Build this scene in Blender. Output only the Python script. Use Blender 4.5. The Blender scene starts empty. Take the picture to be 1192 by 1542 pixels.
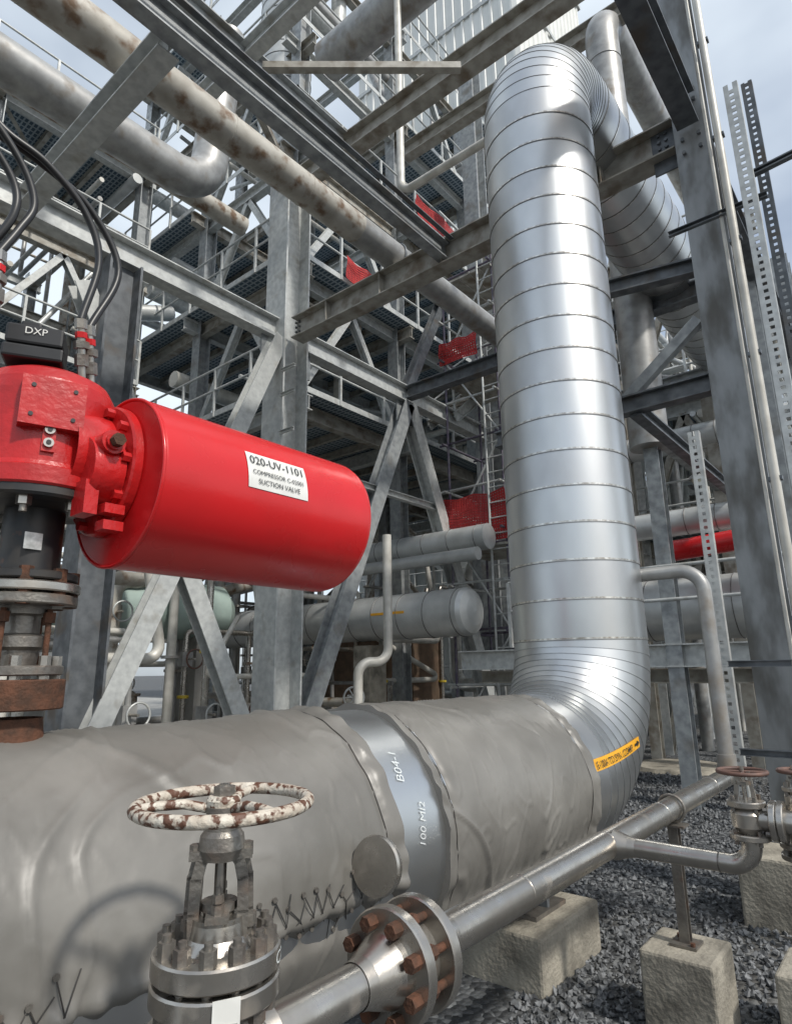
import bpy, math, random
from mathutils import Vector as V, Matrix, noise
random.seed(7)
SC=bpy.context.scene
COL=bpy.context.collection
# ---------------------------------------------------------------- materials
def mat(name,c1,c2=None,rough=.5,metal=0.,scale=6.,detail=3.,lo=.35,hi=.65,bump=0.,bscale=None,stretch=(1,1,1),rv=0.,c3=None,s3=2.,lo3=.55,hi3=.7,spec=None):
    m=bpy.data.materials.new(name);m.use_nodes=True;nt=m.node_tree;N=nt.nodes;L=nt.links
    b=N['Principled BSDF'];b.inputs['Roughness'].default_value=rough;b.inputs['Metallic'].default_value=metal
    if spec is not None:b.inputs['Specular IOR Level'].default_value=spec
    if c2 is None:c2=tuple(x*.8 for x in c1)
    tc=N.new('ShaderNodeTexCoord');mp=N.new('ShaderNodeMapping');mp.inputs['Scale'].default_value=stretch
    L.new(tc.outputs['Object'],mp.inputs[0])
    n=N.new('ShaderNodeTexNoise');n.inputs['Scale'].default_value=scale;n.inputs['Detail'].default_value=detail;L.new(mp.outputs[0],n.inputs['Vector'])
    r=N.new('ShaderNodeMapRange');r.inputs[1].default_value=lo;r.inputs[2].default_value=hi;L.new(n.outputs[0],r.inputs[0])
    mx=N.new('ShaderNodeMix');mx.data_type='RGBA';mx.inputs[6].default_value=(*c1,1);mx.inputs[7].default_value=(*c2,1)
    L.new(r.outputs[0],mx.inputs[0]);out=mx.outputs[2]
    if c3 is not None:
        n3=N.new('ShaderNodeTexNoise');n3.inputs['Scale'].default_value=s3;n3.inputs['Detail'].default_value=5;L.new(mp.outputs[0],n3.inputs['Vector'])
        r3=N.new('ShaderNodeMapRange');r3.inputs[1].default_value=lo3;r3.inputs[2].default_value=hi3;L.new(n3.outputs[0],r3.inputs[0])
        m3=N.new('ShaderNodeMix');m3.data_type='RGBA';m3.inputs[7].default_value=(*c3,1);L.new(out,m3.inputs[6]);L.new(r3.outputs[0],m3.inputs[0]);out=m3.outputs[2]
        if metal>.3:
            mm=N.new('ShaderNodeMapRange');mm.inputs[3].default_value=metal;mm.inputs[4].default_value=0.1;L.new(r3.outputs[0],mm.inputs[0]);L.new(mm.outputs[0],b.inputs['Metallic'])
    L.new(out,b.inputs['Base Color'])
    if rv>0:
        rr=N.new('ShaderNodeMapRange');rr.inputs[1].default_value=.3;rr.inputs[2].default_value=.7;rr.inputs[3].default_value=rough-rv;rr.inputs[4].default_value=rough+rv
        L.new(n.outputs[0],rr.inputs[0]);L.new(rr.outputs[0],b.inputs['Roughness'])
    if bump>0:
        nb=N.new('ShaderNodeTexNoise');nb.inputs['Scale'].default_value=bscale or scale*3;nb.inputs['Detail'].default_value=3;L.new(mp.outputs[0],nb.inputs['Vector'])
        bp=N.new('ShaderNodeBump');bp.inputs['Strength'].default_value=bump;bp.inputs['Distance'].default_value=.02;L.new(nb.outputs[0],bp.inputs['Height']);L.new(bp.outputs[0],b.inputs['Normal'])
    return m
M={}
M['clad']=mat('aluminium_cladding',(.61,.62,.62),(.54,.555,.56),.35,.97,3,rv=.05,bump=.10,bscale=2.2,stretch=(1,1,.6))
M['clad2']=mat('aluminium_cladding_b',(.57,.58,.585),(.51,.52,.53),.40,.97,4,rv=.05,bump=.10,bscale=2.6,stretch=(1,1,.6))
M['cladm']=mat('aluminium_cladding_dull',(.60,.615,.61),(.50,.515,.51),.42,.45,4)
M['seam']=mat('cladding_seam',(.24,.24,.24),(.16,.155,.15),.5,.6,20)
M['gore']=mat('gore_seam',(.44,.45,.46),(.36,.37,.38),.45,.8,20)
M['band']=mat('steel_band',(.78,.77,.73),(.40,.37,.33),.28,.95,30)
M['galv']=mat('galvanised_steel',(.38,.40,.405),(.25,.265,.275),.46,.3,9,rv=.1,c3=(.19,.175,.15),s3=2.4,lo3=.56,hi3=.78,bump=.05,bscale=30)
M['galvl']=mat('galvanised_light',(.56,.575,.56),(.43,.445,.44),.46,.25,11,rv=.1,c3=(.29,.265,.225),s3=4,lo3=.58,hi3=.8)
M['galvd']=mat('galvanised_dark',(.16,.172,.185),(.095,.105,.115),.48,.3,8,rv=.1,c3=(.11,.095,.08),s3=3)
M['galvw']=mat('galvanised_weathered_column',(.25,.265,.275),(.15,.16,.165),.48,.3,5,rv=.1,c3=(.095,.095,.09),s3=5,lo3=.46,hi3=.68,bump=.08,bscale=30,stretch=(1,1,.35))
M['galvb']=mat('weathered_beam',(.41,.395,.355),(.27,.255,.22),.56,.1,6,c3=(.18,.14,.10),s3=3,lo3=.53,hi3=.73)
M['pipe']=mat('grey_pipe',(.39,.39,.38),(.27,.27,.265),.42,.35,5,rv=.08,c3=(.22,.19,.155),s3=3)
M['pipec']=mat('stained_cream_pipe',(.50,.48,.43),(.35,.325,.28),.5,.1,4,c3=(.18,.115,.07),s3=5.5,lo3=.50,hi3=.66,bump=.1)
M['pipew']=mat('pale_pipe',(.64,.625,.575),(.48,.465,.42),.45,.1,5)
M['ss']=mat('stainless_steel',(.50,.475,.435),(.37,.345,.31),.29,.92,9,rv=.08,c3=(.25,.21,.165),s3=6,lo3=.60,hi3=.8,bump=.03,bscale=60)
M['ssd']=mat('cast_steel',(.25,.235,.21),(.165,.15,.135),.43,.65,14,rv=.1,bump=.15,bscale=80,c3=(.14,.10,.075),s3=12,lo3=.55,hi3=.7)
M['rust']=mat('rust',(.12,.05,.027),(.06,.03,.018),.85,.1,30,bump=.3,bscale=90)
M['rustw']=mat('rusty_white_paint',(.60,.56,.48),(.44,.38,.31),.55,0,24,c3=(.11,.05,.03),s3=46,lo3=.49,hi3=.57,bump=.3,bscale=80)
M['rustr']=mat('rusty_wheel_paint',(.10,.06,.05),(.15,.08,.06),.6,.1,30)
M['red']=mat('red_paint',(.58,.013,.016),(.52,.012,.014),.26,0,5,rv=.05,bump=.015,bscale=60)
M['redc']=mat('red_cast_paint',(.52,.014,.015),(.40,.012,.013),.33,0,8,rv=.08,bump=.14,bscale=45,c3=(.28,.012,.012),s3=5,lo3=.55,hi3=.75)
M['rednet']=mat('red_netting',(.48,.03,.03),(.32,.02,.02),.7,0,12,bump=.2)
M['cloth']=mat('insulation_blanket',(.175,.168,.155),(.13,.125,.113),.40,0,3,detail=5,rv=.08,c3=(.225,.217,.20),s3=1.7,lo3=.52,hi3=.72,bump=.14,bscale=10)
M['thread']=mat('lacing_wire',(.05,.045,.04),(.03,.03,.03),.6)
M['black']=mat('black_plastic',(.014,.015,.016),(.024,.024,.026),.38)
M['blackp']=mat('black_painted_steel',(.025,.028,.032),(.05,.045,.04),.45,.3,12,c3=(.16,.07,.035),s3=8,lo3=.6,hi3=.7)
M['white']=mat('white_label',(.72,.72,.69),(.64,.64,.61),.4,0,20)
M['tag']=mat('name_plate',(.62,.62,.6),(.4,.4,.38),.3,.7,60)
M['orange']=mat('orange_label',(.80,.40,.02),(.72,.35,.02),.45,0,12)
M['ink']=mat('black_ink',(.012,.012,.012),(.02,.02,.02),.5)
M['chalk']=mat('paint_marker',(.62,.66,.66),(.5,.5,.5),.6)
M['conc']=mat('concrete',(.37,.34,.28),(.25,.23,.19),.9,0,6,detail=6,c3=(.12,.11,.09),s3=4,lo3=.48,hi3=.72,bump=.5,bscale=40)
M['concg']=mat('grey_concrete',(.34,.33,.31),(.23,.225,.21),.9,0,3,bump=.2)
M['vess']=mat('pale_green_vessel',(.42,.52,.48),(.34,.43,.40),.4,.2,3)
M['purple']=mat('scaffold_tube',(.09,.075,.12),(.16,.15,.17),.5,.4,10)
M['yel']=mat('yellow_paint',(.65,.5,.05),(.5,.36,.04),.5,0,10)
M['brown']=mat('brown_cladding',(.24,.16,.11),(.17,.12,.08),.8)
M['lamp']=mat('lamp_globe',(.75,.72,.6),(.6,.6,.5),.3)
M['wall']=mat('corrugated_white_wall',(.76,.77,.74),(.68,.69,.66),.5,0,.6)
def gratmat():
    m=bpy.data.materials.new('steel_grating');m.use_nodes=True;nt=m.node_tree;N=nt.nodes;L=nt.links
    b=N['Principled BSDF'];b.inputs['Metallic'].default_value=.2;b.inputs['Roughness'].default_value=.55
    tc=N.new('ShaderNodeTexCoord');sp=N.new('ShaderNodeSeparateXYZ');L.new(tc.outputs['Object'],sp.inputs[0])
    def cell(i,per,duty):
        a=N.new('ShaderNodeMath');a.operation='MULTIPLY';a.inputs[1].default_value=1/per;L.new(sp.outputs[i],a.inputs[0])
        f=N.new('ShaderNodeMath');f.operation='FRACT';L.new(a.outputs[0],f.inputs[0])
        g=N.new('ShaderNodeMath');g.operation='GREATER_THAN';g.inputs[1].default_value=duty;L.new(f.outputs[0],g.inputs[0]);return g
    g1=cell(0,.10,.35);g2=cell(1,.15,.25)
    mu=N.new('ShaderNodeMath');mu.operation='MULTIPLY';L.new(g1.outputs[0],mu.inputs[0]);L.new(g2.outputs[0],mu.inputs[1])
    mx=N.new('ShaderNodeMix');mx.data_type='RGBA';mx.inputs[6].default_value=(.36,.42,.46,1);mx.inputs[7].default_value=(.07,.11,.15,1);L.new(mu.outputs[0],mx.inputs[0]);L.new(mx.outputs[2],b.inputs['Base Color'])
    return m
M['grat']=gratmat()
def gravelmat():
    m=bpy.data.materials.new('crushed_stone');m.use_nodes=True;nt=m.node_tree;N=nt.nodes;L=nt.links
    b=N['Principled BSDF'];b.inputs['Roughness'].default_value=.85
    tc=N.new('ShaderNodeTexCoord')
    v=N.new('ShaderNodeTexVoronoi');v.inputs['Scale'].default_value=26;L.new(tc.outputs['Object'],v.inputs['Vector'])
    cr=N.new('ShaderNodeValToRGB');e=cr.color_ramp.elements;e[0].color=(.016,.018,.021,1);e[1].color=(.21,.22,.225,1)
    x=cr.color_ramp.elements.new(.55);x.color=(.065,.069,.074,1)
    L.new(v.outputs['Color'],cr.inputs[0])
    n=N.new('ShaderNodeTexNoise');n.inputs['Scale'].default_value=.5;n.inputs['Detail'].default_value=6;L.new(tc.outputs['Object'],n.inputs['Vector'])
    r=N.new('ShaderNodeMapRange');r.inputs[1].default_value=.5;r.inputs[2].default_value=.66;r.inputs[4].default_value=.4;L.new(n.outputs[0],r.inputs[0])
    mx=N.new('ShaderNodeMix');mx.data_type='RGBA';mx.inputs[7].default_value=(.13,.12,.10,1);L.new(cr.outputs[0],mx.inputs[6]);L.new(r.outputs[0],mx.inputs[0])
    L.new(mx.outputs[2],b.inputs['Base Color'])
    bp=N.new('ShaderNodeBump');bp.inputs['Strength'].default_value=.9;bp.inputs['Distance'].default_value=.03;bp.invert=True;L.new(v.outputs['Distance'],bp.inputs['Height']);L.new(bp.outputs[0],b.inputs['Normal'])
    return m
M['gravel']=gravelmat()
M['stone']=mat('stone_chips',(.20,.207,.215),(.03,.033,.037),.8,0,22,detail=2,lo=.38,hi=.62)
# ---------------------------------------------------------------- mesh builder
def frame(d):
    d=d.normalized();u=V((0,0,1)) if abs(d.z)<.95 else V((1,0,0))
    s=d.cross(u).normalized();return s,s.cross(d).normalized()
class MB:
    def __init__(s):s.v=[];s.f=[];s.m=[];s.s=[];s.mi=[]
    def k(s,m):
        if m not in s.mi:s.mi.append(m)
        return s.mi.index(m)
    def add(s,vs,fs,m,smooth=False):
        o=len(s.v);s.v+= [tuple(x) for x in vs];k=s.k(m)
        for f in fs:s.f.append(tuple(i+o for i in f));s.m.append(k);s.s.append(smooth)
    def box(s,c,sz,m,R=None):
        c=V(c);vs=[]
        for x in(-.5,.5):
            for y in(-.5,.5):
                for z in(-.5,.5):
                    p=V((x*sz[0],y*sz[1],z*sz[2]));vs.append(c+(R@p if R else p))
        s.add(vs,[(0,1,3,2),(4,6,7,5),(0,4,5,1),(2,3,7,6),(0,2,6,4),(1,5,7,3)],m)
    def ext(s,sec,p,q,m,up=None):
        p=V(p);q=V(q);d=(q-p).normalized()
        if up is None:a,b=frame(d)
        else:
            up=V(up);a=d.cross(up).normalized();b=a.cross(d).normalized()
        n=len(sec);vs=[p+a*x+b*y for x,y in sec]+[q+a*x+b*y for x,y in sec]
        fs=[(i,(i+1)%n,n+(i+1)%n,n+i) for i in range(n)]+[tuple(range(n-1,-1,-1)),tuple(range(n,2*n))]
        s.add(vs,fs,m)
    def I(s,p,q,m='galv',h=.3,w=.2,t=.018,up=None):
        H=h/2;W=w/2;k=t*.45
        s.ext([(-W,-H),(W,-H),(W,-H+t),(k,-H+t),(k,H-t),(W,H-t),(W,H),(-W,H),(-W,H-t),(-k,H-t),(-k,-H+t),(-W,-H+t)],p,q,m,up)
    def L(s,p,q,m='galv',w=.1,t=.012,up=None):
        s.ext([(0,0),(w,0),(w,t),(t,t),(t,w),(0,w)],p,q,m,up)
    def C(s,p,q,m='galv',h=.2,w=.08,t=.012,up=None):
        H=h/2;s.ext([(0,-H),(w,-H),(w,-H+t),(t,-H+t),(t,H-t),(w,H-t),(w,H),(0,H)],p,q,m,up)
    def bar(s,p,q,w,h,m,up=None):
        s.ext([(-w/2,-h/2),(w/2,-h/2),(w/2,h/2),(-w/2,h/2)],p,q,m,up)
    def rev(s,o,d,prof,m,n=32):
        o=V(o);d=V(d).normalized();a,b=frame(d)
        for (t0,r0),(t1,r1) in zip(prof[:-1],prof[1:]):
            vs=[];fs=[]
            for i in range(n):
                th=2*math.pi*i/n;e=a*math.cos(th)+b*math.sin(th)
                vs.append(o+d*t0+e*r0);vs.append(o+d*t1+e*r1)
            for i in range(n):
                j=(i+1)%n
                fs.append((2*i,2*i+1,2*j+1,2*j))
            s.add(vs,fs,m,True)
    def cyl(s,p,q,r,m,n=16,caps=True,r2=None):
        p=V(p);q=V(q);L=(q-p).length;r2=r if r2 is None else r2
        pr=[(0,r),(L,r2)]
        if caps:pr=[(0,0.0001)]+pr+[(L,0.0001)]
        s.rev(p,q-p,pr,m,n)
    def hexb(s,p,q,r,m):
        p=V(p);q=V(q);a,b=frame(q-p);vs=[]
        for e in(p,q):
            for i in range(6):
                th=math.pi*i/3;vs.append(e+(a*math.cos(th)+b*math.sin(th))*r)
        s.add(vs,[(i,(i+1)%6,6+(i+1)%6,6+i) for i in range(6)]+[(5,4,3,2,1,0),(6,7,8,9,10,11)],m)
    def tube(s,pts,r,m,n=12,closed=False,rf=None):
        pts=[V(p) for p in pts];N=len(pts)
        def tan(i):
            if closed:return (pts[(i+1)%N]-pts[i-1]).normalized()
            if i==0:return (pts[1]-pts[0]).normalized()
            if i==N-1:return (pts[-1]-pts[-2]).normalized()
            return ((pts[i+1]-pts[i]).normalized()+(pts[i]-pts[i-1]).normalized()).normalized()
        t=tan(0);a,b=frame(t);vs=[]
        for i in range(N):
            t2=tan(i);q=t.rotation_difference(t2);a=(q@a);a=(a-t2*a.dot(t2)).normalized();b=t2.cross(a);t=t2
            rr=rf(i) if rf else r
            for k in range(n):
                th=2*math.pi*k/n;vs.append(pts[i]+(a*math.cos(th)+b*math.sin(th))*rr)
        fs=[];M_=N if closed else N-1
        for i in range(M_):
            for k in range(n):
                i2=(i+1)%N;fs.append((i*n+k,i2*n+k,i2*n+(k+1)%n,i*n+(k+1)%n))
        s.add(vs,fs,m,True)
        if not closed:
            s.add([vs[k] for k in range(n)],[tuple(range(n))],m);s.add(vs[-n:],[tuple(range(n-1,-1,-1))],m)
    def torus(s,c,d,R,r,m,N=40,n=8):
        c=V(c);a,b=frame(V(d));s.tube([c+(a*math.cos(2*math.pi*i/N)+b*math.sin(2*math.pi*i/N))*R for i in range(N)],r,m,n,True)
    def flange(s,c,d,r,t,m,nb=8,br=.012,bm='ssd',bt=.03,pc=.8,n=36):
        c=V(c);d=V(d).normalized();a,b=frame(d);ch=min(.004,t*.15)
        s.rev(c-d*t/2,d,[(0,.0001),(0,r-ch),(ch,r),(t-ch,r),(t,r-ch),(t,.0001)],m,n)
        for i in range(nb):
            th=2*math.pi*(i+.5)/nb;e=c+(a*math.cos(th)+b*math.sin(th))*r*pc
            s.hexb(e-d*(t/2+bt),e+d*(t/2+bt),br,bm)
    def make(s,name,bevel=0):
        me=bpy.data.meshes.new(name);me.from_pydata(s.v,[],s.f)
        for m in s.mi:me.materials.append(M[m])
        me.polygons.foreach_set('material_index',s.m);me.polygons.foreach_set('use_smooth',s.s);me.update()
        o=bpy.data.objects.new(name,me);COL.objects.link(o)
        if bevel:
            bv=o.modifiers.new('b','BEVEL');bv.width=bevel;bv.segments=2;bv.limit_method='ANGLE';bv.angle_limit=.7
        return o
def fillet(pts,R,n=8):
    pts=[V(p) for p in pts];o=[pts[0]]
    for i in range(1,len(pts)-1):
        p=pts[i];d1=(pts[i-1]-p);d2=(pts[i+1]-p);l=min(R,d1.length*.49,d2.length*.49);d1.normalize();d2.normalize()
        ang=d1.angle(d2);tl=l/math.tan(ang/2);tl=min(tl,R*3);rad=tl*math.tan(ang/2)
        c=p+(d1+d2).normalized()*(rad/math.sin(ang/2));a=p+d1*tl-c;b=p+d2*tl-c
        for k in range(n+1):
            t=k/n;om=a.angle(b);o.append(c+(a*math.sin((1-t)*om)+b*math.sin(t*om))/math.sin(om))
    o.append(pts[-1]);return o
def rail(mb,p,q,m='galvl',h=1.1,sp=1.3,toe=True):
    p=V(p);q=V(q);L=(q-p).length;n=max(1,round(L/sp));u=V((0,0,1))
    for i in range(n+1):
        e=p.lerp(q,i/n);mb.bar(e,e+u*h,.05,.05,m)
    for k in(h,h*.55):mb.cyl(p+u*k,q+u*k,.026,m,6,False)
    if toe:mb.bar(p+u*.06,q+u*.06,.012,.12,m,up=(0,0,1))
Z0=-1.75
# ---------------------------------------------------------------- ground
g=MB();g.add([(-300,-300,Z0),(400,-300,Z0),(400,400,Z0),(-300,400,Z0)],[(0,1,2,3)],'gravel');g.make('ground')
g=MB();g.add([(-60,6.3,Z0+.004),(9.0,6.3,Z0+.004),(9.0,60,Z0+.004),(-60,60,Z0+.004)],[(0,1,2,3)],'concg')
g.add([(9.004,7.6,Z0+.004),(26,7.6,Z0+.004),(26,60,Z0+.004),(9.004,60,Z0+.004)],[(0,1,2,3)],'concg');g.make('concrete_pavement')
st=MB()
for i in range(19000):
    a=2.4+(random.random()**1.6)*9;b=-.6+random.random()*(1.2+a*.42)
    r=random.uniform(.006,.023)*(1+a*.06);c=V((a,b,Z0+r*.35))
    ax=V((random.gauss(0,1),random.gauss(0,1),random.gauss(0,1))).normalized();s1,s2=frame(ax)
    k=[r*random.uniform(.6,1.3) for _ in range(6)]
    vs=[c+ax*k[0],c-ax*k[1]*.7,c+s1*k[2],c-s1*k[3],c+s2*k[4],c-s2*k[5]]
    st.add(vs,[(0,2,4),(0,4,3),(0,3,5),(0,5,2),(1,4,2),(1,3,4),(1,5,3),(1,2,5)],'stone')
st.make('gravel')
# ---------------------------------------------------------------- main insulated pipe
PA,PB,PZ,PR,ER=4.80,2.10,-.68,.50,.86
TZ,ET=5.70,.70
def ring(c,t,r,n=72,up=V((0,1,0))):
    a=up;b=t.cross(a).normalized()
    return [c+(a*math.cos(2*math.pi*k/n)+b*math.sin(2*math.pi*k/n))*r for k in range(n)]
mp=MB()
X=V((1,0,0));Zv=V((0,0,1));n=72
stations=[(V((a,PB,PZ)),X) for a in(-4,1.6,2.45,3.4,PA-ER)]
ng=13
for i in range(1,ng+1):
    th=math.pi/2*i/ng;stations.append((V((PA-ER+ER*math.sin(th),PB,PZ+ER-ER*math.cos(th))),V((math.cos(th),0,math.sin(th)))))
z=PZ+ER;nv=17;dz=(TZ-ET-z)/nv
for i in range(1,nv+1):stations.append((V((PA,PB,z+dz*i)),Zv))
for i in range(1,ng+1):
    th=math.pi/2*i/ng;stations.append((V((PA+ET-ET*math.cos(th),PB,TZ-ET+ET*math.sin(th))),V((math.sin(th),0,math.cos(th)))))
a=PA+ET
while a<26:
    a+=.30;stations.append((V((a,PB,TZ+.006*(a-PA))),X))
for i,((c0,t0),(c1,t1)) in enumerate(zip(stations[:-1],stations[1:])):
    el=(4<=i<4+ng) or (4+ng+nv<=i<4+2*ng+nv)
    v=ring(c0,t0,PR+.002)+ring(c1,t1,PR-.0005)
    mp.add(v,[(k,n+k,n+(k+1)%n,(k+1)%n) for k in range(n)],'clad' if (i%3 or el) else 'clad2',True)
    if i>=4:
        d=(c1-c0).normalized();w=.003 if el else .004
        rr=PR+(.003 if el else .0035)
        v=ring(c0,t0,PR-.003)+ring(c0,t0,rr)+ring(c0+d*w,t0,rr)+ring(c0+d*w,t0,PR-.001)
        fs=[]
        for q in range(3):fs+=[(q*n+k,(q+1)*n+k,(q+1)*n+(k+1)%n,q*n+(k+1)%n) for k in range(n)]
        mp.add(v,fs,'gore' if (4<=i<4+ng) else 'seam',False)
        if not el:
            v=ring(c0+d*.007,t0,PR+.0022)+ring(c0+d*.007,t0,PR+.0042)+ring(c0+d*.019,t0,PR+.0042)+ring(c0+d*.019,t0,PR+.0022);fs=[]
            for q in range(3):fs+=[(q*n+k,(q+1)*n+k,(q+1)*n+(k+1)%n,q*n+(k+1)%n) for k in range(n)]
            mp.add(v,fs,'band',False)
mp.make('insulated_pipeline')
def text_mesh(s,size,space=1.0,off=0.):
    c=bpy.data.curves.new('t','FONT');c.body=s;c.size=size;c.align_x='CENTER';c.align_y='CENTER';c.resolution_u=3;c.space_line=space;c.offset=size*off
    o=bpy.data.objects.new('t',c);COL.objects.link(o);bpy.context.view_layer.update()
    me=o.to_mesh();vs=[v.co.copy() for v in me.vertices];fs=[tuple(p.vertices) for p in me.polygons];o.to_mesh_clear();bpy.data.objects.remove(o);return vs,fs
def elbow_surf(a,z,off):
    ca,cz=PA-ER,PZ+ER
    if a<ca:rad=abs(z-PZ)
    else:rad=abs(math.hypot(a-ca,z-cz)-ER)
    return V((a,PB-math.sqrt(max(0.01,(PR+off)**2-rad*rad)),z))
lb=MB()
def lab(x,y,off):
    p0=(3.72,-.56);p1=(4.46,-.49);L=math.hypot(p1[0]-p0[0],p1[1]-p0[1]);t=x/L+.5
    return elbow_surf(p0[0]+(p1[0]-p0[0])*t-y*.07,p0[1]+(p1[1]-p0[1])*t+y-.02*math.sin(t*math.pi),off)
vs=[];fs=[];nx=24
for i in range(nx+1):
    for j in range(3):vs.append(lab(-.37+.74*i/nx,-.033+.033*j,.009))
for i in range(nx):
    for j in range(2):fs.append((i*3+j,(i+1)*3+j,(i+1)*3+j+1,i*3+j+1))
lb.add(vs,fs,'orange',True)
v,f=text_mesh('E-100A TO SYN. COMP.',.056,1,.006);lb.add([lab(p.x-.045,p.y-.002,.018) for p in v],f,'ink')
ar=[(.28,-.008),(.32,-.008),(.32,-.02),(.355,0),(.32,.02),(.32,.008),(.28,.008)]
lb.add([lab(x,y,.014) for x,y in ar],[(0,1,5,6),(2,3,4),(1,2,4,5)],'ink')
lb.make('pipe_flow_label')
# ---------------------------------------------------------------- insulation blankets
def ridg(p):return 1-abs(noise.noise(p))*2
def sm(x):x=max(0,min(1,x));return x*x*(3-2*x)
def blanket(a0,a1,r0,seed,endfold,amp=1.):
    mb=MB();na=int((a1-a0)*110);nt=260;vs=[]
    for i in range(na+1):
        a=a0+(a1-a0)*i/na
        for j in range(nt):
            th=2*math.pi*j/nt
            q=V((a*1.0,math.cos(th)*.55,math.sin(th)*.55))
            w=noise.noise(q*1.3+V((seed,0,0)))*.015+noise.noise(q*3.1+V((0,seed,0)))*.004
            wq=q+V((noise.noise(q*2.1),noise.noise(q*2.1+V((9,1,4))),noise.noise(q*2.1+V((3,7,1)))))*.14
            mask=sm((noise.noise(q*1.4+V((seed,4,2)))+.12)*2.)
            mask2=sm((noise.noise(q*1.7+V((2,seed,5)))+.10)*2.2)
            f1=sm((ridg(V((wq.x*2.6+seed+wq.z*1.8,wq.y*.9+wq.z*.5,wq.z*.8)))-.80)/.20)*.012*amp*mask
            f2=sm((ridg(V((wq.x*5.0-wq.z*3.0,wq.y*2.0+seed,wq.z*2.0)))-.86)/.14)*.008*amp*mask2
            f3=sm((ridg(V((wq.x*9-seed,wq.y*4,wq.z*5+wq.x*4)))-.87)/.13)*.004*amp*(1-mask2*.5)
            fine=noise.noise(q*15)*.001
            e0=min(abs(a-a0),abs(a-a1))
            pucker=math.exp(-e0/.09)*(.005*math.sin(th*23+4*noise.noise(q*4))+.008)
            r=r0+w+f1+f2+f3+fine+pucker-.016*math.exp(-((e0-.075)/.022)**2)
            d=(th-endfold+math.pi)%(2*math.pi)-math.pi
            pk=math.exp(-abs(d)/.16)*.007*math.sin(a*75+2*noise.noise(q*5))
            r+=pk+.014*math.exp(-(d/.05)**2)*(1+.4*math.sin(a*60))-.026*math.exp(-((d+.12)/.07)**2)*(1+.4*math.sin(a*41))
            aa=a+(.03*noise.noise(q*2+V((5,5,5)))+.015*math.sin(th*3+seed))*math.exp(-e0/.2)
            vs.append(V((aa,PB-math.cos(th)*r,PZ+math.sin(th)*r)))
    fs=[(i*nt+j,i*nt+(j+1)%nt,(i+1)*nt+(j+1)%nt,(i+1)*nt+j) for i in range(na) for j in range(nt)]
    mb.add(vs,fs,'cloth',True)
    for s_ in(0,na):
        e=vs[s_*nt:(s_+1)*nt];inn=[V((p.x,PB+(p.y-PB)*.9,PZ+(p.z-PZ)*.9)) for p in e]
        mb.add(e+inn,[(k,nt+k,nt+(k+1)%nt,(k+1)%nt) for k in range(nt)],'cloth',True)
    return mb,vs,na,nt
def sp(vs,na,nt,a0,a1,a,th,off=.004):
    i=min(na,max(0,int(round((a-a0)/(a1-a0)*na))));j=int(round(th/(2*math.pi)*nt))%nt
    p=vs[i*nt+j];d=V((0,p.y-PB,p.z-PZ)).normalized();return p+d*off
b1,vs1,na1,nt1=blanket(-1.6,1.95,.512,3.1,math.radians(-6))
a=.25
while a<1.88:
    j1,j2,j3=random.uniform(-3,3),random.uniform(-.012,.012),random.uniform(-3,3)
    if a>1.1 or a<.75:
        for s0,s1 in((0,.06),(.06,0)):
            b1.tube([sp(vs1,na1,nt1,-1.6,1.95,a+s0,math.radians(2+j1)),sp(vs1,na1,nt1,-1.6,1.95,a+.03+j2,math.radians(-4),.005),sp(vs1,na1,nt1,-1.6,1.95,a+s1,math.radians(-11+j3))],.0018,'thread',5)
        for t in(2+j1,-11+j3):
            c=sp(vs1,na1,nt1,-1.6,1.95,a,math.radians(t));b1.cyl(c,c+V((0,-.004,0)),.008,'ssd',8)
    a+=.055
for aa in(1.88,-.3):b1.tube([sp(vs1,na1,nt1,-1.6,1.95,aa,math.radians(t),.002) for t in range(0,361,3)],.0022,'thread',5)
b1.make('insulation_blanket')
b2,vs2,na2,nt2=blanket(2.24,3.72,.512,8.7,math.radians(-32),1.2)
for aa in(2.31,3.65):b2.tube([sp(vs2,na2,nt2,2.24,3.72,aa,math.radians(t),.002) for t in range(0,361,3)],.0022,'thread',5)
b2.make('insulation_blanket.001')
ch=MB()
for s,a,th,sz in(('B04-1',2.06,38,.06),('100 MI2',2.10,12,.05)):
    v,f=text_mesh(s,sz,1,-.006)
    ch.add([V((a-p.y*.9+p.x*.25,PB-math.cos(math.radians(th)+(p.x*.95+p.y*.3)/.51)*(PR+.006),PZ+math.sin(math.radians(th)+(p.x*.95+p.y*.3)/.51)*(PR+.006))) for p in v],f,'chalk')
ch.make('paint_marker_writing')
# ---------------------------------------------------------------- concrete supports
def block(a0,a1,b0,b1,zt,m='conc'):
    mb=MB();mb.box(((a0+a1)/2,(b0+b1)/2,(zt+Z0-.1)/2),(a1-a0,b1-b0,zt-Z0+.1),m);return mb
block(3.55,4.35,1.92,2.62,-1.46).make('concrete_support_block',.02)
mb=MB();mb.box((3.95,2.2,-1.447),(.4,.3,.025),'ssd');mb.box((3.95,2.2,-1.31),(.32,.03,.26),'galvd');mb.box((3.95,2.2,-1.31),(.03,.26,.25),'galvd');mb.box((3.95,2.2,-1.19),(.4,.28,.02),'galvd');mb.make('pipe_saddle')
block(3.55,3.92,1.03,1.38,-1.38).make('concrete_support_block.001',.015)
block(3.75,4.15,.48,.82,-1.42).make('concrete_support_block.002',.015)
block(5.3,5.8,.85,1.3,-1.30).make('concrete_support_block.003',.02)
mb=MB();mb.box((3.74,1.2,-1.372),(.13,.13,.012),'ssd')
mb.I((3.74,1.2,-1.366),(3.74,1.2,-.83),'ssd',.05,.05,.007,up=(1,0,0));mb.box((3.74,1.2,-.82),(.1,.13,.01),'ssd')
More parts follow.
